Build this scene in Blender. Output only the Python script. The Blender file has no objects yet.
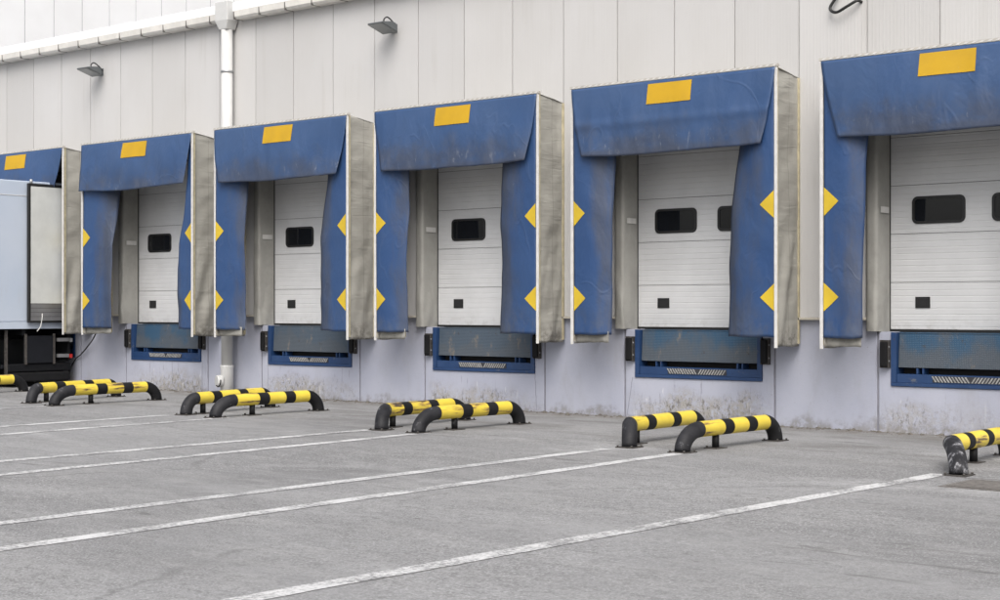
import bpy, bmesh, math, random
from mathutils import Vector, Matrix, noise as mn
R = math.radians
random.seed(7)
scene = bpy.context.scene
COL = scene.collection

# ------------------------------------------------------------------ layout
DOCKS = [-27.97, -23.97, -19.97, -15.97, -11.97, -7.945]   # centre of every dock along the wall
OPEN_W, OPEN_TOP, FLOOR = 1.23, 4.40, 1.29                 # door opening half width, head, dock floor
PIT_W, PIT_Z = 1.06, 0.59
DOOR_Y = 0.27
X0, X1 = -46.0, 9.0
def gz(x): return 0.0026 * (-11.0 - x)                     # the yard falls a little along the wall

# ------------------------------------------------------------------ materials
class G:
    def __init__(s, name):
        s.m = bpy.data.materials.new(name); s.m.use_nodes = True
        s.t = s.m.node_tree; s.n = s.t.nodes; s.l = s.t.links
        s.b = s.n['Principled BSDF']
        s.tc = s.n.new('ShaderNodeTexCoord'); s.obj = s.tc.outputs['Object']
        s._rnd = None
    def link(s, a, b): s.l.new(a, b)
    def rnd(s):
        if s._rnd is None: s._rnd = s.n.new('ShaderNodeObjectInfo').outputs['Random']
        return s._rnd
    def math(s, op, a, b=0.5, c=None, clamp=False):
        d = s.n.new('ShaderNodeMath'); d.operation = op; d.use_clamp = clamp
        for i, v in enumerate((a, b, c)):
            if v is None: continue
            if isinstance(v, (int, float)): d.inputs[i].default_value = v
            else: s.link(v, d.inputs[i])
        return d.outputs[0]
    def xyz(s, vec=None):
        d = s.n.new('ShaderNodeSeparateXYZ'); s.link(vec or s.obj, d.inputs[0]); return d.outputs
    def vec(s, scale=(1, 1, 1), shift=True):
        d = s.n.new('ShaderNodeMapping'); s.link(s.obj, d.inputs[0]); d.inputs['Scale'].default_value = scale
        if shift:
            k = s.math('MULTIPLY', s.rnd(), 37.0)
            cb = s.n.new('ShaderNodeCombineXYZ')
            for i in range(3): s.link(k, cb.inputs[i])
            s.link(cb.outputs[0], d.inputs['Location'])
        return d.outputs[0]
    def noise(s, scale, detail=6, rough=.6, stretch=(1, 1, 1), dist=0.0, shift=True):
        d = s.n.new('ShaderNodeTexNoise'); d.inputs['Scale'].default_value = scale
        d.inputs['Detail'].default_value = detail; d.inputs['Roughness'].default_value = rough
        d.inputs['Distortion'].default_value = dist
        s.link(s.vec(stretch, shift), d.inputs['Vector']); return d.outputs['Fac']
    def vor(s, scale, feature='DISTANCE_TO_EDGE', stretch=(1, 1, 1), warp=0.0):
        d = s.n.new('ShaderNodeTexVoronoi'); d.feature = feature; d.inputs['Scale'].default_value = scale
        v = s.vec(stretch)
        if warp:
            nz = s.n.new('ShaderNodeTexNoise'); nz.inputs['Scale'].default_value = 1.3; nz.inputs['Detail'].default_value = 5
            s.link(v, nz.inputs['Vector'])
            mx = s.n.new('ShaderNodeMix'); mx.data_type = 'VECTOR'; mx.inputs[0].default_value = warp
            s.link(v, mx.inputs[4]); s.link(nz.outputs['Color'], mx.inputs[5]); v = mx.outputs[1]
        s.link(v, d.inputs['Vector']); return d.outputs['Distance']
    def ramp(s, fac, lo, hi, a=0.0, b=1.0):
        d = s.n.new('ShaderNodeMapRange'); d.clamp = True; d.interpolation_type = 'SMOOTHSTEP'
        s.link(fac, d.inputs[0])
        for i, v in zip((1, 2, 3, 4), (lo, hi, a, b)): d.inputs[i].default_value = v
        return d.outputs[0]
    def mix(s, fac, a, b, mode='MIX'):
        d = s.n.new('ShaderNodeMix'); d.data_type = 'RGBA'; d.blend_type = mode
        if isinstance(fac, (int, float)): d.inputs[0].default_value = fac
        else: s.link(fac, d.inputs[0])
        for i, v in ((6, a), (7, b)):
            if isinstance(v, (tuple, list)): d.inputs[i].default_value = (*v, 1)
            else: s.link(v, d.inputs[i])
        return d.outputs[2]
    def mul(s, *f):
        r = f[0]
        for x in f[1:]: r = s.math('MULTIPLY', r, x)
        return r
    def bump(s, h, strength=.3, dist=.01, prev=None):
        d = s.n.new('ShaderNodeBump'); d.inputs['Strength'].default_value = strength; d.inputs['Distance'].default_value = dist
        s.link(h, d.inputs['Height'])
        if prev: s.link(prev, d.inputs['Normal'])
        return d.outputs[0]
    def out(s, color=None, rough=.6, normal=None, metal=0.0, spec=.5, trans=None):
        b = s.b
        if color is not None:
            if isinstance(color, (tuple, list)): b.inputs['Base Color'].default_value = (*color, 1)
            else: s.link(color, b.inputs['Base Color'])
        if isinstance(rough, (int, float)): b.inputs['Roughness'].default_value = rough
        else: s.link(rough, b.inputs['Roughness'])
        b.inputs['Metallic'].default_value = metal; b.inputs['Specular IOR Level'].default_value = spec
        if normal is not None: s.link(normal, b.inputs['Normal'])
        return s.m

M = {}
def plain(key, col, rough=.5, metal=0., var=.12, scale=9, spec=.5, bump=.0):
    g = G(key); n = g.noise(scale, 6, .65)
    k = g.ramp(n, .3, .7)
    c = g.mix(k, tuple(v * (1 - var) for v in col), tuple(min(1, v * (1 + var)) for v in col))
    nr = g.bump(g.noise(scale * 6, 3), bump, .004) if bump else None
    M[key] = g.out(c, rough, nr, metal, spec)

# wall cladding: warm grey sandwich panels, 1 m wide, micro-ribbed, streaked
def cladding(key, base, dirt):
    g = G(key); x, y, z = g.xyz()
    pid = g.math('FLOOR', g.math('ADD', x, 0.32 + 100)); wn = g.n.new('ShaderNodeTexWhiteNoise'); wn.noise_dimensions = '1D'
    g.link(pid, wn.inputs['W'])
    v = g.ramp(wn.outputs['Value'], 0, 1, .92, 1.02)
    c = g.mix(1.0, base, v, 'MULTIPLY')
    cb = g.n.new('ShaderNodeCombineColor')
    for i in range(3): g.link(v, cb.inputs[i])
    c = g.mix(1.0, base, cb.outputs[0], 'MULTIPLY')
    cloud = g.ramp(g.noise(.55, 6, .6, (1, 1, .5)), .3, .72)
    c = g.mix(g.math('MULTIPLY', cloud, .30), c, dirt)
    # faint streaks of different widths and lengths running down from the rail
    st = g.mul(g.ramp(g.noise(7, 5, .6, (1, 1, .05), .3), .52, .72), g.ramp(g.noise(.7, 3, .5), .42, .62))
    c = g.mix(g.math('MULTIPLY', st, .33), c, dirt)
    sp = g.ramp(g.noise(38, 2, .5), .73, .78)
    c = g.mix(g.math('MULTIPLY', sp, .2), c, tuple(d * .6 for d in dirt))
    wv = g.math('SINE', g.math('MULTIPLY', x, 2 * math.pi / .05))
    wv = g.ramp(wv, .55, 1.0)
    n1 = g.bump(wv, .38, .004)
    n2 = g.bump(g.noise(.9, 2, .4), .12, .05, n1)
    M[key] = g.out(c, .48, n2)
cladding('cladding', (.518, .511, .505), (.40, .386, .36))

g = G('white_panel')
c = g.mix(g.ramp(g.noise(.4, 4), .3, .7), (.86, .865, .87), (.80, .80, .80))
M['white_panel'] = g.out(c, .4, g.bump(g.noise(.8, 2), .1, .05))

# plinth: lavender-grey painted concrete, scuffs, run-off and broken paint near the yard below the levellers
g = G('plinth'); x, y, z = g.xyz()
c = g.mix(g.ramp(g.noise(.8, 7, .62), .3, .7), (.335, .350, .425), (.395, .408, .475))
c = g.mix(g.math('MULTIPLY', g.ramp(g.noise(2.2, 7, .7, (1, 1, .35)), .5, .75), .45), c, (.30, .30, .325))
# distance to the nearest dock centre
ph = g.math('ADD', x, 27.97 + 40); dd = g.math('ABSOLUTE', g.math('SUBTRACT', g.math('MODULO', g.math('ADD', ph, 2.0), 4.0), 2.0))
near = g.ramp(g.math('ADD', dd, g.math('MULTIPLY', g.noise(1.5, 4), .8)), 1.75, 1.25)
zz = g.math('ADD', z, g.math('MULTIPLY', g.math('SUBTRACT', g.noise(1.6, 6, .65), .5), .75))
low = g.ramp(zz, .46, .16)
br = g.ramp(g.noise(14, 8, .75), .40, .56)
near = g.math('MULTIPLY', near, g.ramp(g.noise(.45, 3, .5), .36, .58, .25, 1.0))
lime = g.mul(low, near, br)
c = g.mix(g.math('MULTIPLY', lime, .8), c, (.31, .29, .25))
c = g.mix(g.mul(low, near, g.ramp(g.noise(24, 5, .75, (1, 1, .5)), .52, .62)), c, (.15, .14, .13))
st = g.mul(g.ramp(g.noise(16, 3, .5, (1, 1, .12)), .57, .66), near, g.ramp(g.noise(5, 3, .5), .45, .6), g.ramp(z, .75, .55))
c = g.mix(g.math('MULTIPLY', st, .6), c, (.20, .20, .23))
wh = g.mul(g.ramp(g.noise(19, 3, .5, (1, .6, .12)), .63, .70), g.ramp(z, .55, .40), near, g.ramp(g.noise(4, 3, .5), .5, .62))
c = g.mix(g.math('MULTIPLY', wh, .7), c, (.62, .62, .62))
foot = g.mul(g.ramp(zz, .18, .02), g.ramp(g.noise(9, 7, .7), .36, .6))
c = g.mix(g.math('MULTIPLY', foot, .7), c, (.20, .19, .175))
sp = g.mul(g.ramp(g.noise(46, 3, .5), .70, .76), g.ramp(g.noise(1.1, 3), .4, .65))
c = g.mix(sp, c, (.21, .20, .20))
nb = g.bump(g.noise(26, 8, .7), .25, .01); nb = g.bump(lime, .5, -.006, nb)
M['plinth'] = g.out(c, .7, nb)

plain('grout', (.20, .20, .23), .8); plain('joint_dark', (.12, .115, .11), .7); plain('joint', (.30, .295, .29), .7); plain('white_trim', (.56, .55, .53), .45, var=.08)
plain('gutter_white', (.66, .64, .60), .4, var=.10, scale=3); plain('pipe_white', (.52, .52, .51), .42, var=.07, scale=2)
plain('flap_fabric', (.235, .228, .205), .7, var=.25, scale=6); plain('rail_cream', (.44, .42, .38), .5); plain('ledge', (.46, .43, .37), .6); plain('trim_yellowish', (.45, .40, .27), .6, var=.2)
plain('dark_gap', (.012, .012, .013), .8); plain('inside_dark', (.05, .05, .055), .8)

# blue tarpaulin. kind: where trailers rub it
def tarp(key, base, kind):
    g = G(key); x, y, z = g.xyz()
    c = g.mix(g.ramp(g.noise(1.1, 6, .6), .3, .72), base, tuple(v * f for v, f in zip(base, (1.35, 1.14, 1.03))))
    n = g.noise(2.6, 8, .68, (1, 1, .8)); n2 = g.noise(5.5, 8, .72, (1, 1, .5))
    if kind == 'head':
        zone = g.ramp(g.math('ADD', z, g.math('MULTIPLY', n, .9)), 4.78, 4.34)
        c = g.mix(g.mul(zone, g.ramp(g.noise(1.5, 7, .6, (1, 1, 1.4)), .30, .62), g.math('ADD', .85, 0)), c, (.046, .060, .098)); c = g.mix(g.mul(zone, g.ramp(n2, .42, .7), g.math('ADD', .45, 0)), c, (.085, .10, .14))
        sc = g.mul(g.ramp(z, 4.12, 3.92), g.ramp(g.noise(7, 6, .75, (1.3, 1, .4), .6), .58, .72))
        c = g.mix(g.math('MULTIPLY', sc, .5), c, (.34, .36, .39))
        hem = g.ramp(z, 3.87, 3.80)
        c = g.mix(g.mul(hem, g.ramp(n2, .3, .5), g.math('ADD', .6, 0)), c, (.05, .06, .09))
    else:
        ax = g.math('ABSOLUTE', x)
        zone = g.ramp(g.math('ADD', ax, g.math('MULTIPLY', g.math('SUBTRACT', g.noise(1.5, 5, .6, (1, 1, .45)), .5), 1.1)), 1.40, 1.12)
        c = g.mix(g.mul(zone, g.ramp(g.noise(2.6, 7, .66, (1.5, 1, .3)), .30, .62), g.math('ADD', .8, 0)), c, (.050, .060, .088))
        sc = g.mul(zone, g.ramp(g.noise(9, 6, .72, (1.5, 1, .35), .5), .66, .75))
        c = g.mix(g.math('MULTIPLY', sc, .35), c, (.33, .36, .42))
        edge = g.mul(g.ramp(g.math('ADD', ax, g.math('MULTIPLY', g.math('SUBTRACT', n2, .5), .25)), 1.10, .98), g.ramp(n2, .25, .5))
        c = g.mix(g.math('MULTIPLY', edge, .6), c, (.035, .042, .060))
        bot = g.mul(g.ramp(z, 1.75, 1.25), g.ramp(n2, .4, .65))
        c = g.mix(g.math('MULTIPLY', bot, .6), c, (.07, .085, .12))
    crs = g.ramp(g.math('ABSOLUTE', g.math('SUBTRACT', g.noise(.9, 3, .5, (1.2, 1, .8), .35), .5)), .018, .0)
    crs = g.mul(crs, g.ramp(g.noise(1.3, 2, .5), .42, .60))
    nb = g.bump(g.noise(2.4, 4, .55, (1, 1, .6), .4), .5, .06); nb = g.bump(crs, .22, .012, nb)
    c = g.mix(g.math('MULTIPLY', crs, .06), c, (.12, .15, .22))
    nb = g.bump(g.noise(170, 2, .5), .08, .002, nb)
    M[key] = g.out(c, g.ramp(n, .3, .7, .42, .62), nb, spec=.45)
tarp('tarp_head', (.028, .067, .163), 'head'); tarp('tarp_side', (.019, .055, .152), 'side')

# grey side fabric with folds
g = G('grey_fabric'); x, y, z = g.xyz()
c = g.mix(g.ramp(g.noise(1.4, 7, .65), .3, .7), (.365, .357, .325), (.318, .310, .282))
c = g.mix(g.mul(g.ramp(g.noise(2.4, 7, .65, (1, 1, 1.3)), .50, .72), g.math('ADD', .25, 0)), c, (.20, .19, .17))
c = g.mix(g.mul(g.ramp(z, 1.45, 1.15), g.ramp(g.noise(6, 6, .7), .4, .62)), c, (.16, .15, .13))
seam = g.ramp(g.math('ABSOLUTE', g.math('ADD', y, .30)), .012, .002)
c = g.mix(g.math('MULTIPLY', seam, .35), c, (.14, .135, .12))
fold = g.ramp(g.noise(1.6, 3, .5, (1, .35, 4.2), .5), .50, .56)
c = g.mix(g.math('MULTIPLY', g.ramp(g.noise(2.0, 5, .6, (1, .8, 1.6)), .45, .7), .3), c, (.21, .20, .18))
nb = g.bump(g.noise(1.5, 3, .5, (1, .6, 2.2), .5), .38, .06); nb = g.bump(fold, .22, .012, nb)
M['grey_fabric'] = g.out(c, .72, nb, spec=.3)
g = G('pad_fabric')
c = g.mix(g.ramp(g.noise(2.2, 7, .65), .3, .7), (.335, .33, .305), (.26, .255, .235))
nb = g.bump(g.noise(3, 4, .5, (1, 1, .5), 1.0), .5, .05)
M['pad_fabric'] = g.out(c, .6, nb)
g = G('sticker_yellow')
c = g.mix(g.ramp(g.noise(4, 6), .35, .7), (.475, .285, .014), (.44, .265, .016))
c = g.mix(g.math('MULTIPLY', g.ramp(g.noise(14, 6, .7), .62, .72), .35), c, (.42, .33, .14))
M['sticker_yellow'] = g.out(c, .5, spec=.3)
g = G('marker_yellow')
c = g.mix(g.ramp(g.noise(4, 6), .35, .7), (.56, .40, .030), (.50, .35, .03))
c = g.mix(g.math('MULTIPLY', g.ramp(g.noise(14, 6, .7), .62, .72), .35), c, (.30, .25, .12))
M['marker_yellow'] = g.out(c, .5, spec=.3)

# sectional door
g = G('door_panel'); x, y, z = g.xyz()
c = g.mix(g.ramp(g.noise(1.2, 6), .3, .7), (.60, .605, .61), (.53, .535, .54))
c = g.mix(g.math('MULTIPLY', g.ramp(g.noise(1.1, 7, .7, (.22, 1, 9)), .56, .72), .38), c, (.44, .44, .44))
c = g.mix(g.mul(g.ramp(z, 1.55, 1.32), g.ramp(g.noise(9, 5), .45, .65), g.math('ADD', .35, 0)), c, (.35, .34, .32))
w = g.ramp(g.math('SINE', g.math('MULTIPLY', z, 2 * math.pi / .0788)), .75, 1.0)
nb = g.bump(w, .45, -.006); nb = g.bump(g.noise(1.2, 2, .5, (.4, 1, 3)), .12, .05, nb)
M['door_panel'] = g.out(c, .42, nb)
plain('rubber_black', (.009, .009, .010), .7, bump=.3, spec=.2); plain('seal_black', (.012, .012, .012), .5)
g = G('glass_dark'); M['glass_dark'] = g.out((.010, .011, .013), .03, g.bump(g.noise(2, 2), .03, .02), spec=.6)

# leveller paint
g = G('blue_paint'); x, y, z = g.xyz()
c = g.mix(g.ramp(g.noise(3, 6), .3, .7), (.012, .038, .110), (.018, .049, .132))
c = g.mix(g.ramp(g.noise(9, 8, .75), .60, .68), c, (.10, .11, .13))
c = g.mix(g.mul(g.ramp(g.noise(14, 8, .7, (1, 1, .5)), .66, .72), g.math('ADD', .8, 0)), c, (.10, .055, .03))
M['blue_paint'] = g.out(c, .45, g.bump(g.noise(20, 4), .15, .004))
for key, more in (('tread_plate', 0.0), ('tread_plate_worn', .75)):
  g = G(key); x, y, z = g.xyz()
  worn = g.ramp(g.math('ADD', g.noise(1.7, 7, .65, (1, 1, .8)), g.ramp(z, .62, .28, -.08, .12)), .36, .60)
  worn = g.math('MAXIMUM', worn, more)
  c = g.mix(worn, (.026, .078, .145), (.072, .088, .108))
  c = g.mix(g.math('MULTIPLY', g.ramp(g.noise(6, 8, .75, (1, 1, .4)), .57, .68), .8), c, (.19, .165, .135))
  c = g.mix(g.math('MULTIPLY', g.ramp(g.noise(11, 7, .75), .60, .66), .8), c, (.05, .045, .045))
  u1 = g.math('SINE', g.math('MULTIPLY', g.math('ADD', x, z), 2 * math.pi / .045)); u2 = g.math('SINE', g.math('MULTIPLY', g.math('SUBTRACT', x, z), 2 * math.pi / .045))
  dm = g.ramp(g.math('MULTIPLY', u1, u2), .25, .8)
  c = g.mix(g.math('MULTIPLY', dm, .25), c, (.20, .22, .23))  # highlight on the raised diamonds, painted in as a paler colour
  M[key] = g.out(c, .5, g.bump(dm, .6, .006), .15)
plain('stripe_white', (.27, .27, .265), .6, var=.25, scale=14); plain('stripe_black', (.03, .03, .035), .6, var=.3)
plain('galv', (.36, .37, .38), .42, .6, scale=14); plain('lamp_grey', (.11, .12, .125), .45, .2)
g = G('lamp_glass'); M['lamp_glass'] = g.out((.16, .17, .17), .15, spec=.6)
plain('cable_black', (.012, .012, .012), .5)

# guard rails
g = G('rail_yellow'); x, y, z = g.xyz()
c = g.mix(g.ramp(g.noise(3, 6), .3, .7), (.70, .55, .065), (.62, .47, .05))
n = g.math('ADD', g.noise(7, 8, .7, (.18, 1, 1.6)), g.math('MULTIPLY_ADD', g.rnd(), .06, .028))
n = g.math('ADD', n, g.math('MULTIPLY', g.math('SUBTRACT', g.noise(1.6, 3, .5), .5), .35))
c = g.mix(g.ramp(n, .60, .68), c, (.34, .22, .06)); c = g.mix(g.ramp(n, .66, .71), c, (.045, .035, .03))
c = g.mix(g.math('MULTIPLY', g.ramp(g.noise(22, 5, .7), .60, .7), .4), c, (.45, .34, .08))
M['rail_yellow'] = g.out(c, .42, g.bump(n, .2, -.004))
g = G('rail_black')
n = g.noise(9, 8, .72, (1, 1, .7))
c = g.mix(g.ramp(g.noise(3, 5), .3, .7), (.006, .006, .007), (.012, .012, .013))
c = g.mix(g.math('MULTIPLY', g.ramp(n, .62, .72), .5), c, (.18, .18, .19))
M['rail_black'] = g.out(c, .6, g.bump(n, .2, -.004), spec=.25)
for key, t0 in (('rail_black_scuffed', .59), ('rail_black_scraped', .515)):
    g = G(key)
    n = g.noise(8, 9, .75, (1, 1, .55)); n2 = g.noise(2.5, 4, .6)
    c = g.mix(g.ramp(g.noise(4, 6), .3, .7), (.010, .010, .012), (.026, .026, .029))
    nn = g.math('ADD', n, g.math('MULTIPLY', g.math('SUBTRACT', n2, .5), .35))
    c = g.mix(g.math('MULTIPLY', g.ramp(nn, t0, t0 + .07), .85), c, (.11, .11, .12))
    c = g.mix(g.math('MULTIPLY', g.ramp(nn, t0 + .06, t0 + .11), .85), c, (.30, .30, .31))
    M[key] = g.out(c, .6, g.bump(n, .3, -.004), spec=.25)

# yard
def ground_color(g):
    c = g.mix(g.ramp(g.noise(.16, 7, .65, (.7, 1.2, 1), .4), .36, .64), (.150, .149, .151), (.248, .248, .251))
    c = g.mix(g.math('MULTIPLY', g.ramp(g.noise(.7, 5, .6, (.4, 1.3, 1)), .52, .60), .35), c, (.30, .30, .30))
    c = g.mix(g.math('MULTIPLY', g.ramp(g.noise(.45, 8, .7, (.5, 1.2, 1)), .42, .72), .55), c, (.165, .162, .160))
    c = g.mix(g.math('MULTIPLY', g.ramp(g.noise(2.2, 8, .72, (.5, 1.4, 1)), .45, .66), .5), c, (.30, .298, .295))
    area = g.ramp(g.noise(.22, 6, .65, (.6, 1.2, 1), .5), .38, .60, .35, 1.0)
    c = g.mix(g.mul(area, g.ramp(g.noise(9, 8, .8, (.6, 1.3, 1)), .48, .62), g.math('ADD', .60, 0)), c, (.120, .119, .119))
    c = g.mix(g.mul(area, g.ramp(g.noise(26, 6, .8), .46, .60), g.math('ADD', .70, 0)), c, (.120, .119, .118))
    c = g.mix(g.mul(area, g.ramp(g.noise(60, 4, .75), .50, .62), g.math('ADD', .8, 0)), c, (.42, .42, .42))
    c = g.mix(g.math('MULTIPLY', g.ramp(g.noise(120, 2, .6), .58, .68), .55), c, (.085, .084, .083))
    return c
g = G('yard'); x, y, z = g.xyz()
c = ground_color(g)
# grime worn in by lorries: long scrapes square to the wall and dark scuffs along it
scr = g.mul(g.ramp(g.noise(1.6, 6, .65, (.35, 1.6, 1), .6), .60, .70), g.ramp(g.noise(.30, 4), .45, .6))
c = g.mix(g.math('MULTIPLY', scr, .75), c, (.100, .098, .097))
band = g.mul(g.ramp(y, -5.5, -2.5), g.ramp(g.noise(1.1, 7, .68, (.4, 1.3, 1), .5), .46, .66))
c = g.mix(g.math('MULTIPLY', band, .6), c, (.115, .110, .105))
scr2 = g.mul(g.ramp(g.noise(2.4, 6, .65, (.30, 1.5, 1), .9), .62, .70), g.ramp(g.noise(.5, 4), .44, .6))
c = g.mix(g.math('MULTIPLY', scr2, .7), c, (.075, .073, .072))
cr = g.mul(g.ramp(g.vor(.23, warp=.35), .007, .001), g.ramp(g.noise(.35, 4), .46, .56))
c = g.mix(g.math('MULTIPLY', cr, .30), c, (.085, .083, .082))
pit = g.mul(g.ramp(g.noise(5, 6, .7, (.40, 1.5, 1)), .63, .69), g.ramp(g.noise(.6, 3), .45, .58))
c = g.mix(g.math('MULTIPLY', pit, .7), c, (.085, .083, .082))
oil = g.mul(g.ramp(g.noise(.9, 6, .6), .64, .72), g.ramp(g.noise(.2, 2), .45, .6))
c = g.mix(g.math('MULTIPLY', oil, .5), c, (.095, .093, .092))
drip = g.mul(g.ramp(g.noise(3.2, 4, .55), .70, .75), g.ramp(g.noise(.35, 3), .48, .6))
c = g.mix(g.math('MULTIPLY', drip, .75), c, (.055, .054, .053))
pale = g.mul(g.ramp(g.noise(.5, 6, .65, (.5, 1.2, 1), .6), .56, .68), g.ramp(g.noise(13, 5, .7), .35, .6))
c = g.mix(g.math('MULTIPLY', pale, .65), c, (.35, .35, .35))
# silt collected against the wall
silt = g.ramp(g.math('ADD', y, g.math('MULTIPLY', g.math('SUBTRACT', g.noise(.9, 7, .65), .5), 1.6)), -1.0, -.15)
c = g.mix(g.mul(silt, g.ramp(g.noise(4, 7, .7), .3, .62), g.math('ADD', .8, 0)), c, (.135, .122, .105))
nb = g.bump(g.noise(95, 4, .7), .45, .006); nb = g.bump(g.noise(5, 5, .6), .2, .02, nb); M['yard'] = g.out(c, .88, nb, spec=.3)
g = G('line_paint')
c0 = ground_color(g)
wear = g.math('ADD', g.math('MULTIPLY', g.noise(30, 6, .75), .6), g.math('MULTIPLY', g.noise(2.2, 5, .65), .4))
c = g.mix(g.ramp(wear, .565, .45), c0, (.53, .53, .53))
c = g.mix(g.math('MULTIPLY', g.ramp(g.noise(6, 6, .7), .5, .7), .4), c, (.33, .328, .326))
M['line_paint'] = g.out(c, .8, g.bump(g.noise(95, 4, .7), .35, .005), spec=.3)
plain('silt', (.125, .113, .098), .95, var=.3, scale=30, bump=.5)
plain('grate_iron', (.15, .14, .13), .8, .1, var=.3, scale=20); plain('iron', (.085, .078, .072), .6, .5, var=.3, scale=20)

# trailer
g = G('trailer_white'); x, y, z = g.xyz()
c = g.mix(g.ramp(g.noise(.8, 6), .3, .7), (.43, .49, .58), (.48, .53, .61))
c = g.mix(g.math('MULTIPLY', g.ramp(g.noise(5, 6, .7, (1, 1, .15)), .55, .75), .25), c, (.38, .38, .38))
M['trailer_white'] = g.out(c, .28, g.bump(g.noise(.7, 2), .06, .05))
plain('trailer_inner', (.53, .54, .52), .45, var=.07, scale=2); plain('kick_plate', (.25, .25, .255), .4, .5, scale=3)
plain('chassis_black', (.007, .0075, .009), .6, spec=.2); plain('panel_black', (.009, .010, .013), .5, bump=.1, spec=.25)
plain('tyre', (.016, .016, .016), .8, bump=.4)
g = G('lens_red'); M['lens_red'] = g.out((.45, .02, .015), .2)
plain('cord_white', (.6, .6, .58), .7)

# ------------------------------------------------------------------ mesh helpers
class MB:
    def __init__(s): s.bm = bmesh.new(); s.mats = []
    def mi(s, m):
        if m not in s.mats: s.mats.append(m)
        return s.mats.index(m)
    def face(s, vs, m):
        f = s.bm.faces.new(vs); f.material_index = s.mi(m); return f
    def box(s, x0, x1, y0, y1, z0, z1, m, mat=None):
        P = [Vector((x, y, z)) for x in (x0, x1) for y in (y0, y1) for z in (z0, z1)]
        if mat: P = [mat @ p for p in P]
        v = [s.bm.verts.new(p) for p in P]
        for q in ((0, 1, 3, 2), (4, 6, 7, 5), (0, 4, 5, 1), (2, 3, 7, 6), (0, 2, 6, 4), (1, 5, 7, 3)): s.face([v[i] for i in q], m)
        return s
    def prism(s, poly, y0, y1, m):           # polygon in XZ (counter-clockwise seen from -y), extruded along y
        a = [s.bm.verts.new((x, y0, z)) for x, z in poly]; b = [s.bm.verts.new((x, y1, z)) for x, z in poly]
        s.face(a, m); s.face(b[::-1], m)
        for i in range(len(poly)):
            j = (i + 1) % len(poly); s.face([a[j], a[i], b[i], b[j]], m)
        return s
    def prism_x(s, poly, x0, x1, m):         # polygon in YZ extruded along x
        a = [s.bm.verts.new((x0, y, z)) for y, z in poly]; b = [s.bm.verts.new((x1, y, z)) for y, z in poly]
        s.face(a[::-1], m); s.face(b, m)
        for i in range(len(poly)):
            j = (i + 1) % len(poly); s.face([a[i], a[j], b[j], b[i]], m)
        return s
    def tube(s, pts, r, m, seg=20, caps=True, mats=None, radii=None):
        pts = [Vector(p) for p in pts]; rings = []
        t0 = (pts[1] - pts[0]).normalized(); up = Vector((0, 0, 1)) if abs(t0.z) < .9 else Vector((1, 0, 0))
        n = t0.cross(up).normalized()
        for i, p in enumerate(pts):
            t = (pts[min(i + 1, len(pts) - 1)] - pts[max(i - 1, 0)]).normalized()
            n = (n - t * n.dot(t)).normalized(); b = t.cross(n)
            rr = radii[i] if radii else r
            rings.append([s.bm.verts.new(p + (n * math.cos(a) + b * math.sin(a)) * rr) for a in [2 * math.pi * k / seg for k in range(seg)]])
        for i in range(len(rings) - 1):
            mm = mats[i] if mats else m
            for k in range(seg):
                f = s.face([rings[i][k], rings[i][(k + 1) % seg], rings[i + 1][(k + 1) % seg], rings[i + 1][k]], mm); f.smooth = True
        if caps: s.face(rings[0][::-1], mats[0] if mats else m); s.face(rings[-1], mats[-1] if mats else m)
        return s
    def grid(s, nu, nv, fn, m):
        V = [[s.bm.verts.new(fn(i / nu, j / nv)) for j in range(nv + 1)] for i in range(nu + 1)]
        for i in range(nu):
            for j in range(nv):
                f = s.face([V[i][j], V[i + 1][j], V[i + 1][j + 1], V[i][j + 1]], m); f.smooth = True
        return s
    def build(s, name, parent=None, bevel=0., solid=0., recalc=True, seg=2):
        if recalc: bmesh.ops.recalc_face_normals(s.bm, faces=s.bm.faces)
        me = bpy.data.meshes.new(name); s.bm.to_mesh(me); s.bm.free()
        for k in s.mats: me.materials.append(M[k])
        o = bpy.data.objects.new(name, me); COL.objects.link(o)
        if parent: o.parent = parent
        if solid:
            md = o.modifiers.new('solid', 'SOLIDIFY'); md.thickness = solid; md.offset = 0
        if bevel:
            md = o.modifiers.new('bevel', 'BEVEL'); md.width = bevel; md.segments = seg; md.limit_method = 'ANGLE'; md.angle_limit = R(40)
        return o
def tag(o, label, cat, group=None):
    o['label'] = label; o['category'] = cat
    if group: o['group'] = group
    return o
def thing(name, loc, label, cat, group=None, rz=0):
    o = bpy.data.objects.new(name, None); COL.objects.link(o); o.location = loc; o.rotation_euler = (0, 0, rz)
    o.empty_display_size = .2
    return tag(o, label, cat, group)
def smooth_path(pts, n=8):                   # Catmull-Rom
    P = [Vector(p) for p in pts]; P = [2 * P[0] - P[1]] + P + [2 * P[-1] - P[-2]]; out = []
    for i in range(1, len(P) - 2):
        for k in range(n):
            t = k / n; a, b, c, d = P[i - 1:i + 3]
            out.append(.5 * ((2 * b) + (c - a) * t + (2 * a - 5 * b + 4 * c - d) * t * t + (3 * b - a - 3 * c + d) * t ** 3))
    out.append(P[-2]); return out
def nz(x, y=0., z=0.): return mn.noise(Vector((x, y, z)))

# ------------------------------------------------------------------ ground
b = MB()
xs = [-400, -120, -60, -45, -30, -15, 0, 20, 60, 400]; ys = [-400, -100, -40, -20, -8, 0.2, 30]
V = [[b.bm.verts.new((x, y, gz(max(-60, min(60, x))))) for y in ys] for x in xs]
for i in range(len(xs) - 1):
    for j in range(len(ys) - 1): b.face([V[i][j], V[i + 1][j], V[i + 1][j + 1], V[i][j + 1]], 'yard')
o = b.build('ground'); o['kind'] = 'structure'

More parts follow.
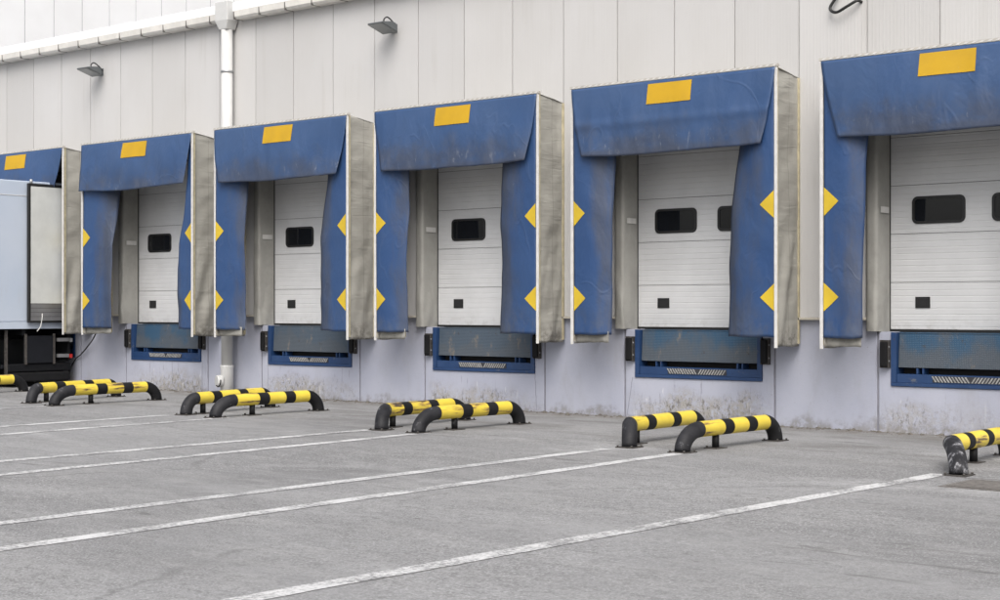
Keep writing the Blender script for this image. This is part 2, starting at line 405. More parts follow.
LINES = [((-22.97, -15.0), (-22.62, -4.45)), ((-21.50, -15.0), (-21.55, -4.15)),
         ((-18.15, -15.0), (-18.42, -4.30)), ((-16.93, -15.0), (-17.40, -3.95)),
         ((-14.28, -15.0), (-14.30, -4.22)), ((-12.98, -15.0), (-13.42, -4.05)),
         ((-10.20, -15.0), (-10.38, -4.35)), ((-9.10, -15.0), (-9.46, -4.2)),
         ((-6.64, -15.5), (-6.385, -4.36))]
for (ax, ay), (bx, by) in LINES:
    b = MB(); n = 60; w = .088
    for_rows = []
    for i in range(n + 1):
        t = i / n; x = ax + (bx - ax) * t + nz(t * 9, ax) * .012; y = ay + (by - ay) * t
        e0 = nz(t * 70, ax, 3) * .012; e1 = nz(t * 70, ax, 9) * .012
        for_rows.append((b.bm.verts.new((x - w + e0, y, gz(x) + .004)), b.bm.verts.new((x + w + e1, y, gz(x) + .004))))
    for i in range(n): b.face([for_rows[i][0], for_rows[i][1], for_rows[i + 1][1], for_rows[i + 1][0]], 'line_paint')
    o = b.build('lane_marking'); o['kind'] = 'structure'

# silt and grit lying along the foot of the wall: nobody could count it
b = MB()
for i in range(900):
    x = random.uniform(-30, -5.5); y = -abs(random.gauss(0, .16)) - .01; s = random.uniform(.006, .02) * random.choice((1, 1, 1, 1.8))
    mt = Matrix.Translation((x, y, gz(x))) @ Matrix.Rotation(random.random() * 6, 4, 'Z') @ Matrix.Diagonal((s * 1.6, s, s * .8, 1))
    bmesh.ops.create_icosphere(b.bm, subdivisions=1, radius=1, matrix=mt)
b.mi('silt'); o = b.build('grit'); o['kind'] = 'stuff'; o['label'] = 'brown grit and silt lying along the foot of the wall'; o['category'] = 'grit'

# ------------------------------------------------------------------ warehouse
W = thing('warehouse', (0, 0, 0), 'long pale grey panel clad warehouse with six dock doors and lavender concrete base', 'warehouse')
def cut(a, b_, holes):                       # pieces of [a,b] outside / inside holes
    outp, ins, cur = [], [], a
    for h0, h1 in holes:
        if h1 <= cur or h0 >= b_: continue
        if h0 > cur: outp.append((cur, h0))
        ins.append((max(cur, h0), min(b_, h1))); cur = min(b_, h1)
    if cur < b_: outp.append((cur, b_))
    return outp, ins
HOLES = [(c - OPEN_W, c + OPEN_W) for c in DOCKS]
CB, CT = 1.475, 6.86
b = MB(); gap = .008
k = math.floor(X0)
while k < X1:
    a, e = k - .32 + gap, k + .68 - gap
    outp, ins = cut(a, e, HOLES)
    for p, q in outp:
        if q - p > .004: b.box(p, q, -.05, .0, CB, CT, 'cladding')
    for p, q in ins:
        b.box(p, q, -.05, .0, OPEN_TOP, CT, 'cladding')
    k += 1
# the sheet seen at the bottom of the panel joints
outp, ins = cut(X0, X1, HOLES)
for p, q in outp: b.box(p, q, -.034, -.004, CB + .002, CT - .002, 'joint')
for p, q in ins: b.box(p, q, -.034, -.004, OPEN_TOP + .002, CT - .002, 'joint')
b.build('cladding', W)
# structural core behind the cladding, with the openings
b = MB()
for p, q in outp: b.box(p, q, .02, .34, CB, CT, 'inside_dark')
for p, q in ins: b.box(p, q, .02, .34, OPEN_TOP, CT, 'inside_dark')
b.box(X0, X1, .02, 14.0, CT + .01, CT + .3, 'inside_dark')
b.box(X0, X1, 13.8, 14.0, -.5, CT, 'cladding'); b.box(X0, X0 + .2, .34, 13.8, -.5, CT, 'cladding'); b.box(X1 - .2, X1, .34, 13.8, -.5, CT, 'cladding')
b.build('core_wall', W)
# plinth in blocks with open joints
b = MB(); jw = .016
edges = [X0] + [e for c in DOCKS for e in (c - 1.25, c + 1.25)] + [X1]
for i in range(len(edges) - 1):
    a, e = edges[i] + jw, edges[i + 1] - jw
    if i % 2 == 0: b.box(a, e, 0, .3, -.6, CB - .006, 'plinth')
    else:
        c = DOCKS[i // 2]
        b.prism([(a, -.6), (e, -.6), (e, FLOOR), (c + PIT_W, FLOOR), (c + PIT_W, PIT_Z), (c - PIT_W, PIT_Z), (c - PIT_W, FLOOR), (a, FLOOR)], 0, .3, 'plinth')
b.build('plinth', W, bevel=.006)
b = MB()
for c in DOCKS:
    for e in (c - 1.25, c + 1.25):
        b = MB(); b.box(e - jw, e + jw, .012, .29, -.6, FLOOR - .01, 'grout'); b.build('joint_seal', W)
# a few settlement cracks
for x, lean in ((-13.08, -.10), (-14.91, .03), (-21.05, .0), (-22.88, -.01)):
    b = MB(); n = 14; pts = []
    for i in range(n + 1):
        z = .03 + (.59 - .03) * i / n if lean else .03 + 1.2 * i / n
        pts.append((x + lean * (1 - i / n) + nz(i * .7, x) * .012, z))
    L = [b.bm.verts.new((px - .004, -.003, pz)) for px, pz in pts]; Q = [b.bm.verts.new((px + .004, -.003, pz)) for px, pz in pts]
    for i in range(n): b.face([L[i], Q[i], Q[i + 1], L[i + 1]], 'grout')
    b.build('crack', W)
# drip ledge under the cladding
b = MB()
for p, q in outp:
    b = MB(); b.prism_x([(-.085, CB - .035), (-.085, CB - .004), (-.004, CB + .0), (-.004, CB - .035)], p, q, 'ledge'); b.build('drip_ledge', W, bevel=.004)
PXC = -21.95
# gutter, in lengths, with the flashing above it
b = MB(); GX = -29.15 - .68 * 30; GT, GB = 6.96, 6.815
k = 0
while GX + .68 * k < X1:
    a = GX + .68 * k; e = a + .68
    if a < PXC < e or abs(PXC - a) < .2 or abs(PXC - e) < .2:
        if a < PXC - .19: e = min(e, PXC - .18)
        else: a = max(a, PXC + .18)
    if e - a > .05:
        dz = .004 * (k % 2); b = MB()
        b.prism_x([(-.06, GB + dz), (-.22, GB + dz), (-.26, GB + .04 + dz), (-.27, GT + dz), (-.255, GT + dz), (-.245, GB + .05), (-.06, GB + .03)], a + .005, e - .005, 'gutter_white')
        b.build('gutter_length', W)
    k += 1
b = MB(); b.box(X0, X1, -.20, .3, 6.975, 7.14, 'white_panel'); b.build('flashing', W, bevel=.01)
b = MB()
k = 20
while GX + .68 * k < X1:
    a = GX + .68 * k
    b = MB(); b.box(a - .008, a + .008, -.2735, -.058, GB - .003, GT - .01, 'joint_dark'); b.build('gutter_bracket', W); k += 1
# downpipe with hopper, collars and rodding eye
PX, PY = -21.95, -.19
DP = MB().tube([(PX, PY, .52), (PX, PY, 6.68)], .105, 'pipe_white', 28).build('downpipe', W)
b = MB()
v0 = [b.bm.verts.new((PX + sx * .105, PY + sy * .105, 6.66)) for sx, sy in ((-1, -1), (1, -1), (1, 1), (-1, 1))]
v1 = [b.bm.verts.new((PX + sx * .175, PY + (-.14 if sy < 0 else .12), 6.82)) for sx, sy in ((-1, -1), (1, -1), (1, 1), (-1, 1))]
v2 = [b.bm.verts.new((PX + sx * .175, PY + (-.14 if sy < 0 else .12), 7.16)) for sx, sy in ((-1, -1), (1, -1), (1, 1), (-1, 1))]
for A, B in ((v0, v1), (v1, v2)):
    for i in range(4): b.face([A[i], A[(i + 1) % 4], B[(i + 1) % 4], B[i]], 'pipe_white')
b.face(v0[::-1], 'pipe_white'); b.face(v2, 'pipe_white')
b.build('hopper', DP, bevel=.012)
for z in (5.9, 3.9, 1.9):
    b = MB(); b.tube([(PX, PY, z - .02), (PX, PY, z + .02)], .112, 'galv', 28); b.box(PX - .02, PX + .02, PY + .09, -.05, z - .015, z + .015, 'galv')
    b.build('pipe_clamp', DP)
b = MB(); b.tube([(PX, PY, gz(PX) - .1), (PX, PY, .50), (PX, PY, .53), (PX, PY, .56)], .12, 'pipe_white', 28, radii=[.118, .118, .125, .125])
b.build('pipe_socket', DP)
b = MB(); b.tube([(PX - .03, PY - .09, .27), (PX - .07, PY - .19, .27)], .11, 'pipe_white', 24); b.build('rodding_eye', DP, bevel=.01)
b = MB(); b.tube(smooth_path([(PX - .02, PY - .235, .20), (PX + .03, PY - .22, .18), (PX + .055, PY - .20, .24), (PX + .05, PY - .19, .30)]), .011, 'rubber_black', 8); b.build('rodding_seal', DP)

# sectional doors
DOOR_LABEL = ['closed white dock door hidden behind the parked trailer', None, None, None, None, None]
for c in DOCKS:
    b = MB(); z = FLOOR + .012
    for k in range(5):
        z1 = z + .632
        b.box(c - 1.34, c + 1.34, DOOR_Y, DOOR_Y + .045, z + .003, z1 - .003, 'door_panel'); z = z1
    b.box(c - 1.34, c + 1.34, DOOR_Y + .012, DOOR_Y + .05, FLOOR, z, 'seal_black')
    d = b.build('dock_door', W, bevel=.004)
    for wx in (c - .535, c + .535):
        wx0, wx1, wz0, wz1, r = wx - .36, wx + .36, 2.69, 3.045, .075
        def ring(inset):
            pts = []
            for cx_, cz_, a0 in ((wx1 - r, wz1 - r, 0), (wx0 + r, wz1 - r, 90), (wx0 + r, wz0 + r, 180), (wx1 - r, wz0 + r, 270)):
                for q in range(7):
                    a = R(a0 + 15 * q); pts.append((cx_ + math.cos(a) * (r - inset), cz_ + math.sin(a) * (r - inset)))
            return pts
        b = MB(); yo = DOOR_Y
        O, I = ring(0), ring(.035)
        L = [[b.bm.verts.new((px, yy, pz)) for px, pz in P] for P, yy in ((O, yo + .002), (O, yo - .016), (I, yo - .016), (I, yo - .003))]
        n = len(O)
        for A, B in zip(L[:-1], L[1:]):
            for i in range(n): b.face([A[i], A[(i + 1) % n], B[(i + 1) % n], B[i]], 'seal_black')
        w_ = b.build('window', d)
        b = MB(); b.face([b.bm.verts.new((px, yo - .005, pz)) for px, pz in ring(.030)], 'glass_dark'); 
        # the pane stays a child of the warehouse's door (third level at most)
        w2 = b.build('window_pane', d)
    b = MB(); hx = c - .75
    b.prism([(hx - .10, 1.60), (hx + .10, 1.60), (hx + .10, 1.745), (hx - .10, 1.745)], DOOR_Y - .012, DOOR_Y + .002, 'seal_black')
    b.box(hx - .07, hx + .07, DOOR_Y - .014, DOOR_Y - .0115, 1.625, 1.72, 'dark_gap')
    b.build('handle_recess', d, bevel=.006)
    b = MB(); b.box(c - 1.225, c + 1.225, DOOR_Y - .016, DOOR_Y - .001, FLOOR + .002, FLOOR + .035, 'seal_black'); b.build('bottom_seal', d)
    for s in (-1, 1):
        b = MB()
        xa, xb = c + s * 1.212, c + s * 1.375
        seed = c * 3 + s
        # padded jamb: front face, then the reveal back to the door
        path = [(xb, -.052), (xb, -.085), (xb - s * .03, -.10), (xa + s * .03, -.10), (xa, -.08), (xa - s * .006, .08), (xa - s * .006, DOOR_Y - .03), (xa - s * .012, DOOR_Y - .004)]
        cum = [0]
        for i in range(1, len(path)): cum.append(cum[-1] + math.hypot(path[i][0] - path[i - 1][0], path[i][1] - path[i - 1][1]))
        def fn(u, v, path=path, cum=cum, seed=seed, s=s):
            t = u * cum[-1]; i = max(j for j in range(len(cum) - 1) if cum[j] <= t + 1e-9)
            f = (t - cum[i]) / max(1e-6, cum[i + 1] - cum[i])
            x = path[i][0] + (path[i + 1][0] - path[i][0]) * f; y = path[i][1] + (path[i + 1][1] - path[i][1]) * f
            z = FLOOR + .005 + v * (OPEN_TOP - FLOOR)
            amp = math.exp(-((z - 1.55) / .45) ** 2) * .05 + .008
            edge = math.sin(min(1, max(0, u)) * math.pi)
            y -= abs(nz(u * 2.2 + seed, z * 1.6)) * amp * edge * 1.2; x -= s * abs(nz(u * 2 + seed, z * 1.9, 5)) * amp * .7 * edge
            z += nz(u * 3, seed, 1) * .014 * (1 - v)
            return (x, y, z)
        b.grid(22, 60, fn, 'pad_fabric')
        pd = b.build('jamb_pad', W)
        b = MB(); b.box(min(xa - s * .022, xa - s * .018), max(xa - s * .022, xa - s * .018), -.03, .2, 2.84, 2.92, 'white_trim'); b.build('tape_patch', pd)
        b = MB(); b.box(c + s * 1.205 - .008, c + s * 1.205 + .008, DOOR_Y - .02, DOOR_Y - .001, FLOOR + .003, OPEN_TOP, 'seal_black'); b.build('door_seal', W)

# tall white block standing behind the docks, its panelled face square to them
T = thing('white_building', (-41.5, 2, 0), 'taller bright white panelled block rising behind the gutter at upper left', 'building')
b = MB()
i = 0
for i in range(16):
    y0 = 1.07 + i * 1.03
    b.box(-.08, 0, y0 + .011 - 2 - 0, y0 + 1.03 - .011 - 2, 0, 17, 'white_panel')
for i in range(10): b.box(-9.99 + i + .011 - .02, -8.99 + i - .011 - .02, -1.0, -.94, 0, 17, 'white_panel')
b.build('panel_wall', T)
b = MB(); b.box(-10, -.012, -.93, 15.5, 0, 16.99, 'grout'); b.build('core_wall', T)
b = MB(); b.box(-10.05, .06, -.98, 15.55, 17.0, 17.25, 'white_trim'); b.build('coping', T, bevel=.02)

# ------------------------------------------------------------------ dock shelters
# per dock: left curtain inner offset (top, bottom), right curtain inner offset (top, bottom), head hem inset (l, r)
SH = [dict(L=(.7, .7), Rr=(.26, .28), h=(.2, .40), hz=3.86),
      dict(L=(.90, .85), Rr=(.22, .52), h=(.02, .17), hz=3.86),
      dict(L=(.67, .66), Rr=(.68, .74), h=(.18, .20), hz=3.81),
      dict(L=(.61, .62), Rr=(.80, .80), h=(.18, .18), hz=3.79),
      dict(L=(.69, .63), Rr=(.52, .79), h=(.21, .19), hz=3.77),
      dict(L=(.64, .55), Rr=(.60, .70), h=(.25, .2), hz=3.77)]
SH_LABEL = ['blue dock shelter pressed round the rear of the parked white trailer',
            'blue dock shelter with loose slumped curtains between the trailer and the downpipe',
            'blue dock shelter directly right of the white downpipe, right curtain curled at top',
            'blue dock shelter under the wall lamp nearest the middle, with square even curtains',
            'blue dock shelter whose right curtain slants wide over a door with two windows showing',
            'largest blue dock shelter, nearest the camera, cut off by the right edge']
HW, FY, STOP, SBOT = 1.68, -.70, 4.79, 1.215
def make_shelter(i):
    c = DOCKS[i]; p = SH[i]; sd = i * 11.3
    root = thing('dock_shelter', (c, 0, 0), SH_LABEL[i], 'dock shelter', 'blue dock shelters along the warehouse wall')
    # side panels
    for s in (-1, 1):
        def fn(u, v, s=s):
            y = -.055 + (FY + .055) * u; zt = STOP - .09 + .09 * u; zb = 1.09 + .02 * nz(u * 2, sd, s)
            z = zb + (zt - zb) * v
            fold = .022 * nz(u * 1.5 + s * 7, z * 1.3, sd) + .017 * nz(u * 1.0, z * 4.2 + u * 1.5, sd + 3)
            low = math.exp(-((z - 1.9) / .8) ** 2) * .05 * nz(u * 3 + z * 1.1, z * .5, sd + 9)
            e = min(1, u * 6) * min(1, (1 - u) * 6)
            x = s * (HW - .03) + s * (fold + low) * e - s * .018 * e
            return (x, y, z)
        b = MB(); b.grid(26, 90, fn, 'grey_fabric'); sp = b.build('side_panel', root, solid=.004)
        b = MB(); b.box(s * (HW - .035) - .012, s * (HW - .035) + .022 * (1), -.085, -.052, 1.12, STOP - .10, 'trim_yellowish'); b.build('wall_batten', sp)
        b = MB(); b.box(min(s * (HW - .018), s * (HW - .004)), max(s * (HW - .018), s * (HW - .004)), FY - .004, FY + .055, 1.12, STOP - .01, 'trim_yellowish'); b.build('edge_strip', sp)
    # top cover
    def fn(u, v):
        x = -HW + .03 + u * (2 * HW - .06); y = -.055 + (FY + .055) * v
        return (x, y, STOP - .095 + .09 * v + .012 * nz(x * 2, y * 3, sd))
    b = MB(); b.grid(30, 8, fn, 'grey_fabric'); b.build('top_cover', root, solid=.004)
    # corner posts and top rail
    for s in (-1, 1):
        b = MB(); b.box(s * HW - .022, s * HW + .022, FY - .026, FY - .005, 1.075, STOP - .03, 'white_trim'); b.build('corner_post', root, bevel=.004)
    b = MB()
    b.box(-HW - .03, HW + .03, FY - .030, FY + .02, STOP - .022, STOP + .016, 'rail_cream')
    for k in range(34):  # pale slanted bars stand in for diagonal highlights on the rail
        x = -HW + k * .1; b.prism([(x, STOP - .015), (x + .045, STOP - .015), (x + .085, STOP + .010), (x + .04, STOP + .010)], FY - .033, FY - .0305, 'white_trim')
    b.build('top_rail', root)
    # side curtains
    for s, (tt, tb) in ((-1, p['L']), (1, p['Rr'])):
        def edge(v, s=s, tt=tt, tb=tb):
            w = tb + (tt - tb) * v ** 2.2
            return w + .018 * nz(v * 5, sd, s) + .03 * nz(v * 1.8, sd + 2, s)
        curl = {(1, 1): .25, (1, -1): .30, (2, 1): .28, (2, -1): .16, (4, 1): .12, (3, 1): .06}.get((i, s), .05)
        def fn(u, v, s=s):
            w = edge(v); z = SBOT + v * (4.70 - SBOT)
            x = s * (HW - .028) - s * (w - .028) * u
            y = FY - .012 + .012 * math.sin(u * 5 + v * 3 + sd) + .04 * nz(u * 1.6 + s, z * .8, sd) * u
            if i == 0 and s > 0: y += .5 * u
            y += u ** 3 * (.10 + curl * max(0, v - .45) * 2.0 * (1 - max(0, v - .8) * 3))
            y += .018 * nz(u * 2, z * 3.0, sd + 4) * u
            z += .012 * nz(u * 3 + s, sd) * (1 - v)
            return (x, y, z)
        b = MB(); b.grid(18, 80, fn, 'tarp_side'); cu = b.build('side_curtain', root, solid=.005)
        for zc in (2.965, 1.74):
            b = MB()
            def P(x, z):
                u = (HW - .028 - abs(x)) / max(.05, edge((z - SBOT) / (4.70 - SBOT)) - .028)
                q = fn(u, (z - SBOT) / (4.70 - SBOT)); return (x, q[1] - .007, z)
            xo = s * (HW - .03); xi = s * (HW - .235)
            n = 8; rows = []
            for k in range(n + 1):
                t = k / n; x = xo + (xi - xo) * t; hh = .182 * (1 - t) + .002
                rows.append((b.bm.verts.new(P(x, zc - hh)), b.bm.verts.new(P(x, zc)), b.bm.verts.new(P(x, zc + hh))))
            for k in range(n):
                for q in (0, 1): b.face([rows[k][q], rows[k + 1][q], rows[k + 1][q + 1], rows[k][q + 1]], 'marker_yellow')
            b.build('reflective_marker', cu, solid=.003)
    def fn(u, v):
        return (-HW + .03 + (p['L'][1] - .07) * u, FY + .045 + .03 * u + .012 * nz(u * 4, v, sd), 1.105 + .16 * v + .012 * nz(u * 5, sd) * (1 - v))
    b = MB(); b.grid(16, 4, fn, 'flap_fabric'); b.build('bottom_flap', root, solid=.004)
    # head curtain
    hl, hr = p['h']
    def head(u, v):                          # v: 0 top, 1 hem
        e = v ** 1.35
        x0 = -HW + .004 + hl * e; x1 = HW - .004 - hr * e
        x = x0 + (x1 - x0) * u
        z = STOP - .03 + (p['hz'] - STOP + .03 + .02 * nz(u * 3, sd, 2) - .03 * math.sin(u * math.pi)) * v
        y = FY - .036 - .05 * v - .045 * math.sin(math.pi * v) * math.sin(math.pi * min(1, max(0, u)))
        fold = .035 * nz(x * .9 + z * .7, sd, 4) + .028 * nz(x * 2.6 - z * 1.2, z * 1.4, sd) + .016 * nz(x * 6, z * 1.4, sd + 5)
        y += fold * min(1, v * 1.6) + (-.012 * math.exp(-((v - .55) / .06) ** 2) if i == 4 else 0)
        if i == 0: y += .10 * v * v * u
        return Vector((x, y, z))
    b = MB(); b.grid(70, 30, head, 'tarp_head'); hc = b.build('head_curtain', root, solid=.005)
    b = MB(); n = 12
    xm = 0.04 if i else .1
    def hp(x, z):
        v = min(1, max(0, (STOP - .03 - z) / (STOP - .03 - p['hz']))); e = v ** 1.35
        u = (x + HW - hl * e) / (2 * HW - (hl + hr) * e); q = head(u, v); return (x, q.y - .008, z)
    b.grid(12, 5, lambda u, v: hp(xm - .36 + .72 * u, 4.43 + .285 * v), 'sticker_yellow')
    for f in b.bm.faces: f.smooth = False
    b.build('reflective_marker', hc, solid=.003)
    return root
for i in range(6): make_shelter(i)

# ------------------------------------------------------------------ dock levellers and bumpers
LEV_LABEL = ['blue dock leveller behind the rear of the parked trailer',
             'blue dock leveller below the leftmost visible door, just right of the trailer',
             'blue dock leveller right of the white downpipe, half hidden by slumped curtain',
             'grey worn dock leveller below the middle door, second from the right but one',
             'bright blue worn dock leveller below the door with two windows showing',
             'blue dock leveller at the right edge of the photo below the nearest door']
LEV_LABEL[3] = 'grey worn dock leveller behind the third pair of striped rails from the left'
def make_leveller(c, label, plate):
    root = thing('dock_leveller', (c, 0, PIT_Z), label, 'dock leveller', 'blue dock levellers below the doors')
    z0 = 0.0; top = FLOOR - PIT_Z
    b = MB()
    for s in (-1, 1): b.box(min(s * 1.058, s * .985), max(s * 1.058, s * .985), -.022, .29, .05, top - .004, 'blue_paint')
    b.box(-1.058, 1.058, -.022, .29, .003, .048, 'blue_paint')
    b.build('pit_frame', root, bevel=.004)
    b = MB(); b.box(-.983, .983, -.006, .29, .049, .16, 'blue_paint')
    toe = b.build('toe_panel', root, bevel=.004)
    b = MB()
    b.box(-.49, .49, -.0115, -.0065, .066, .146, 'stripe_black')
    n = 22
    for k in range(n):
        x = -.48 + k * (.96 / n); sl = -.050 if x < -.01 else .050
        if abs(x + .011) < .03: continue
        b.prism([(x - sl * .5, .069), (x + .022 - sl * .5, .069), (x + .022 + sl * .5, .143), (x + sl * .5, .143)], -.0165, -.012, 'stripe_white')
    b.build('hazard_stripes', toe)
    b = MB(); b.box(-.98, .98, .20, .21, .161, .30, 'dark_gap'); b.build('pit_shade_sheet', root)  # near-black sheet stands in for the shade inside the gap
    b = MB()
    b.prism_x([(.055, top - .02), (.030, .245), (.052, .240), (.085, top - .02)], -.975, .975, plate)
    b.box(-.975, .975, .05, .60, top - .0185, top - .004, plate)
    b.build('lip_plate', root, bevel=.003)
    for s in (-1, 1):
        for d in (-.04, .04):
            b = MB(); b.box(s * .68 + d - .011, s * .68 + d + .011, .03, .19, .162, .238, 'blue_paint'); b.build('hinge_lug', root, bevel=.003)
    return root
BUMP_WHERE = ['behind the parked trailer', 'below the leftmost visible door beside the trailer', 'below the door right of the downpipe',
              'below the middle door behind the third rail pair', 'below the door with two windows showing', 'below the nearest door at the right edge']
for i, c in enumerate(DOCKS):
    make_leveller(c, LEV_LABEL[i], 'tread_plate_worn' if i in (2, 3) else 'tread_plate')
    for s in (-1, 1):
        if i == 0: continue
        t = thing('dock_bumper', (c + s * 1.128, 0, .845), 'black rubber bumper %s of the leveller %s' % ('left' if s < 0 else 'right', BUMP_WHERE[i]), 'dock bumper', 'black rubber bumpers beside the levellers')
        b = MB(); b.box(-.048, .048, -.105, -.012, 0, .32, 'rubber_black')
        b.build('rubber_block', t, bevel=.010)
        b = MB(); b.box(-.060, .060, -.0115, -.001, -.02, .34, 'iron'); b.box(-.060, -.050, -.075, -.0118, -.02, .34, 'iron'); b.box(.050, .060, -.075, -.0118, -.02, .34, 'iron')
        b.build('backing_bracket', t, bevel=.002)
        b = MB()
        for z in (.07, .25): b.tube([(-.066, -.05, z), (.066, -.05, z)], .012, 'galv', 10)
        b.build('bolt', t)

# ------------------------------------------------------------------ striped wheel guide rails
RAIL_R, AX_Z, BEND = .090, .237, .20
FRONT_BANDS = ((.295, 'rail_yellow'), (.140, 'rail_black'), (.225, 'rail_yellow'), (.135, 'rail_black'), (.205, 'rail_yellow'))
REAR_BANDS = ((.20, 'rail_yellow'), (.13, 'rail_black'), (.28, 'rail_yellow'), (.13, 'rail_black'), (.26, 'rail_yellow'))
def make_rail(N, A, B, F, bands, post, label, near='rail_black_scuffed'):
    """N, F: the two feet; A, B: where the straight tube starts and ends."""
    g0 = gz(N[0]); rz = math.atan2(B[1] - A[1], B[0] - A[0])
    root = thing('guard_rail', (N[0], N[1], g0), label, 'guard rail', 'yellow and black wheel guide rails in the yard', rz)
    inv = Matrix.Rotation(-rz, 4, 'Z')
    loc = lambda p: inv @ Vector((p[0] - N[0], p[1] - N[1], 0))
    n, a, b_, f = loc(N), loc(A), loc(B), loc(F); VZ = AX_Z - .006
    pts, mats = [], []
    for k in range(11):
        t = R(90 * k / 10); q = n + (a - n) * (1 - math.cos(t)); pts.append((q.x, q.y, .006 + VZ * math.sin(t)))
        if k: mats.append(near)
    d = 0
    for fr, m in bands:
        for k in range(3):
            q = a + (b_ - a) * (d + fr * (k + 1) / 3); pts.append((q.x, q.y, AX_Z)); mats.append(m)
        d += fr
    for k in range(1, 11):
        t = R(90 * k / 10); q = b_ + (f - b_) * math.sin(t); pts.append((q.x, q.y, .006 + VZ * math.cos(t))); mats.append('rail_black')
    b = MB(); b.tube(pts, RAIL_R, 'rail_black', 28, mats=mats); b.build('rail_tube', root)
    for q in (n, f):
        b = MB(); b.box(q.x - .125, q.x + .125, q.y - .115, q.y + .115, .0, .012, 'iron')
        for sx in (-1, 1):
            for sy in (-1, 1): b.tube([(q.x + sx * .105, q.y + sy * .093, .012), (q.x + sx * .105, q.y + sy * .093, .030)], .013, 'iron', 6)
        b.build('base_plate', root)
    q = a + (b_ - a) * post; b = MB()
    b.tube([(q.x, q.y, .012), (q.x, q.y, AX_Z - RAIL_R + .01)], .042, 'rail_black', 16); b.box(q.x - .11, q.x + .11, q.y - .09, q.y + .09, .0, .011, 'iron')
    for sx in (-1, 1): b.tube([(q.x + sx * .085, q.y + .06, .011), (q.x + sx * .085, q.y + .06, .033)], .015, 'iron', 6)
    b.build('support_post', root)
    return root
PAIR = ['pair beside the parked trailer', 'leftmost full pair', 'pair in front of the white downpipe', 'pair in the middle of the photo', 'pair right of the middle, second from the right edge', '']
mids = [-25.97, -21.97, -17.97, -13.97, -9.97, -5.97]
for k, m in enumerate(mids):
    if k < 5:
        lab = ['black and yellow rail cut off by the left edge, beside the trailer',
               'front striped rail of the leftmost full pair, just right of the trailer',
               'front striped rail of the pair before the downpipe, pale scuff mark on its black bend',
               'front striped rail of the pair before the middle door, pale scuffs on its near bend',
               'front striped rail before the two-window door, yellow bands badly scraped'][k]
        make_rail((m + .47, -4.14), (m + .46, -3.78), (m + .47, -2.36), (m + .48, -2.12), FRONT_BANDS, .24, lab)
    if k > 0:
        lab = ['', 'rear striped rail of the leftmost full pair, closest to the trailer',
               'rear striped rail of the pair before the downpipe, white scratches on its bend',
               'rear striped rail of the pair before the middle door, with a plain dark near bend',
               'rear striped rail before the door with two windows, bands smooth and clean',
               'striped rail at the right edge with a scraped white and grey near foot'][k]
        N, A, B, F = [None, ((-.36, -4.02), (-.47, -3.80), (-.82, -2.18), (-.88, -1.96)), ((-.32, -4.04), (-.31, -3.86), (-.63, -2.32), (-.70, -2.06)),
                      ((-.20, -4.13), (-.41, -3.83), (-.54, -2.40), (-.56, -2.08)), ((-.33, -4.02), (-.55, -3.70), (-.64, -2.26), (-.67, -1.98)),
                      ((-.24, -4.33), (-.62, -3.62), (-.66, -2.34), (-.68, -2.04))][k]
        sh = lambda q: (m + q[0], q[1])
        make_rail(sh(N), sh(A), sh(B), sh(F), REAR_BANDS, .10 if k < 5 else .45, lab, 'rail_black_scuffed' if k < 5 else 'rail_black_scraped')

# ------------------------------------------------------------------ wall lamps and cables
for (x, z, lab) in ((-25.95, 6.30, 'grey floodlight high on the wall left of the downpipe'), (-17.86, 6.23, 'grey floodlight high on the wall right of the downpipe')):
    t = thing('wall_lamp', (x, -.05, z), lab, 'floodlight', 'grey floodlights on the wall')
    b = MB(); w = .17
    prof = [(-.10, -.085), (-.135, .055), (-.22, .075), (-.45, .045), (-.475, .025)]
    b.prism_x(prof, -w, w, 'lamp_grey'); b.build('housing', t, bevel=.008)
    b = MB(); b.prism_x([(-.115, -.094), (-.108, -.084), (-.465, .018), (-.475, .012)], -w + .015, w - .015, 'lamp_glass'); b.build('glass', t)
    b = MB(); b.box(-.05, .05, -.14, .0, -.02, .02, 'lamp_grey'); b.box(-.07, .07, -.014, .0, -.07, .07, 'lamp_grey'); b.build('bracket', t, bevel=.004)
    b = MB(); b.tube(smooth_path([(.05, -.0, .02), (.05, -.10, .10), (.03, -.20, .16), (.0, -.25, .12), (0, -.24, .06)]), .012, 'cable_black', 10); b.build('cable', t)
b = MB()
b.tube(smooth_path([(-9.40, -.05, 5.60), (-9.43, -.12, 5.61), (-9.55, -.15, 5.55), (-9.72, -.14, 5.49), (-9.82, -.12, 5.56), (-9.74, -.10, 5.70), (-9.66, -.08, 5.86), (-9.62, -.052, 5.98)]), .020, 'cable_black', 10)
tag(b.build('cable'), 'short loop of black cable sticking out of the wall above the nearest shelter', 'cable')
b = MB()
b.tube(smooth_path([(-25.95, -.05, 1.50), (-25.98, -.10, 1.25), (-26.12, -.12, 1.0), (-26.36, -.10, .82), (-26.62, -.07, .66), (-26.85, -.04, .56), (-27.1, -.03, .3)]), .013, 'cable_black', 10)
tag(b.build('cable'), 'black cable hanging down the lavender wall just right of the trailer', 'cable')
b = MB(); b.box(-.04, .04, -.09, 0, -.05, .05, 'iron'); b.tube([(0, -.05, 0), (.10, -.06, 0)], .03, 'iron', 12)
t = b.build('cable_socket', bevel=.004); t.location = (-9.80, 0, 1.19); tag(t, 'small rusty socket on the lavender wall left of the nearest shelter', 'socket')

# drain cover in the yard
t = thing('drain_cover', (-5.55, -4.98, gz(-5.55) + .002), 'rusty iron drain cover in the yard at the right edge, near a rail foot', 'drain cover')
b = MB(); b.box(-.42, .42, -.36, .36, -.02, .004, 'grate_iron'); b.build('cover_frame', t)
b = MB()
for k in range(9): b.box(-.36, .36, -.32 + k * .074, -.32 + k * .074 + .04, .0065, .014, 'grate_iron')
b.build('grate', t)

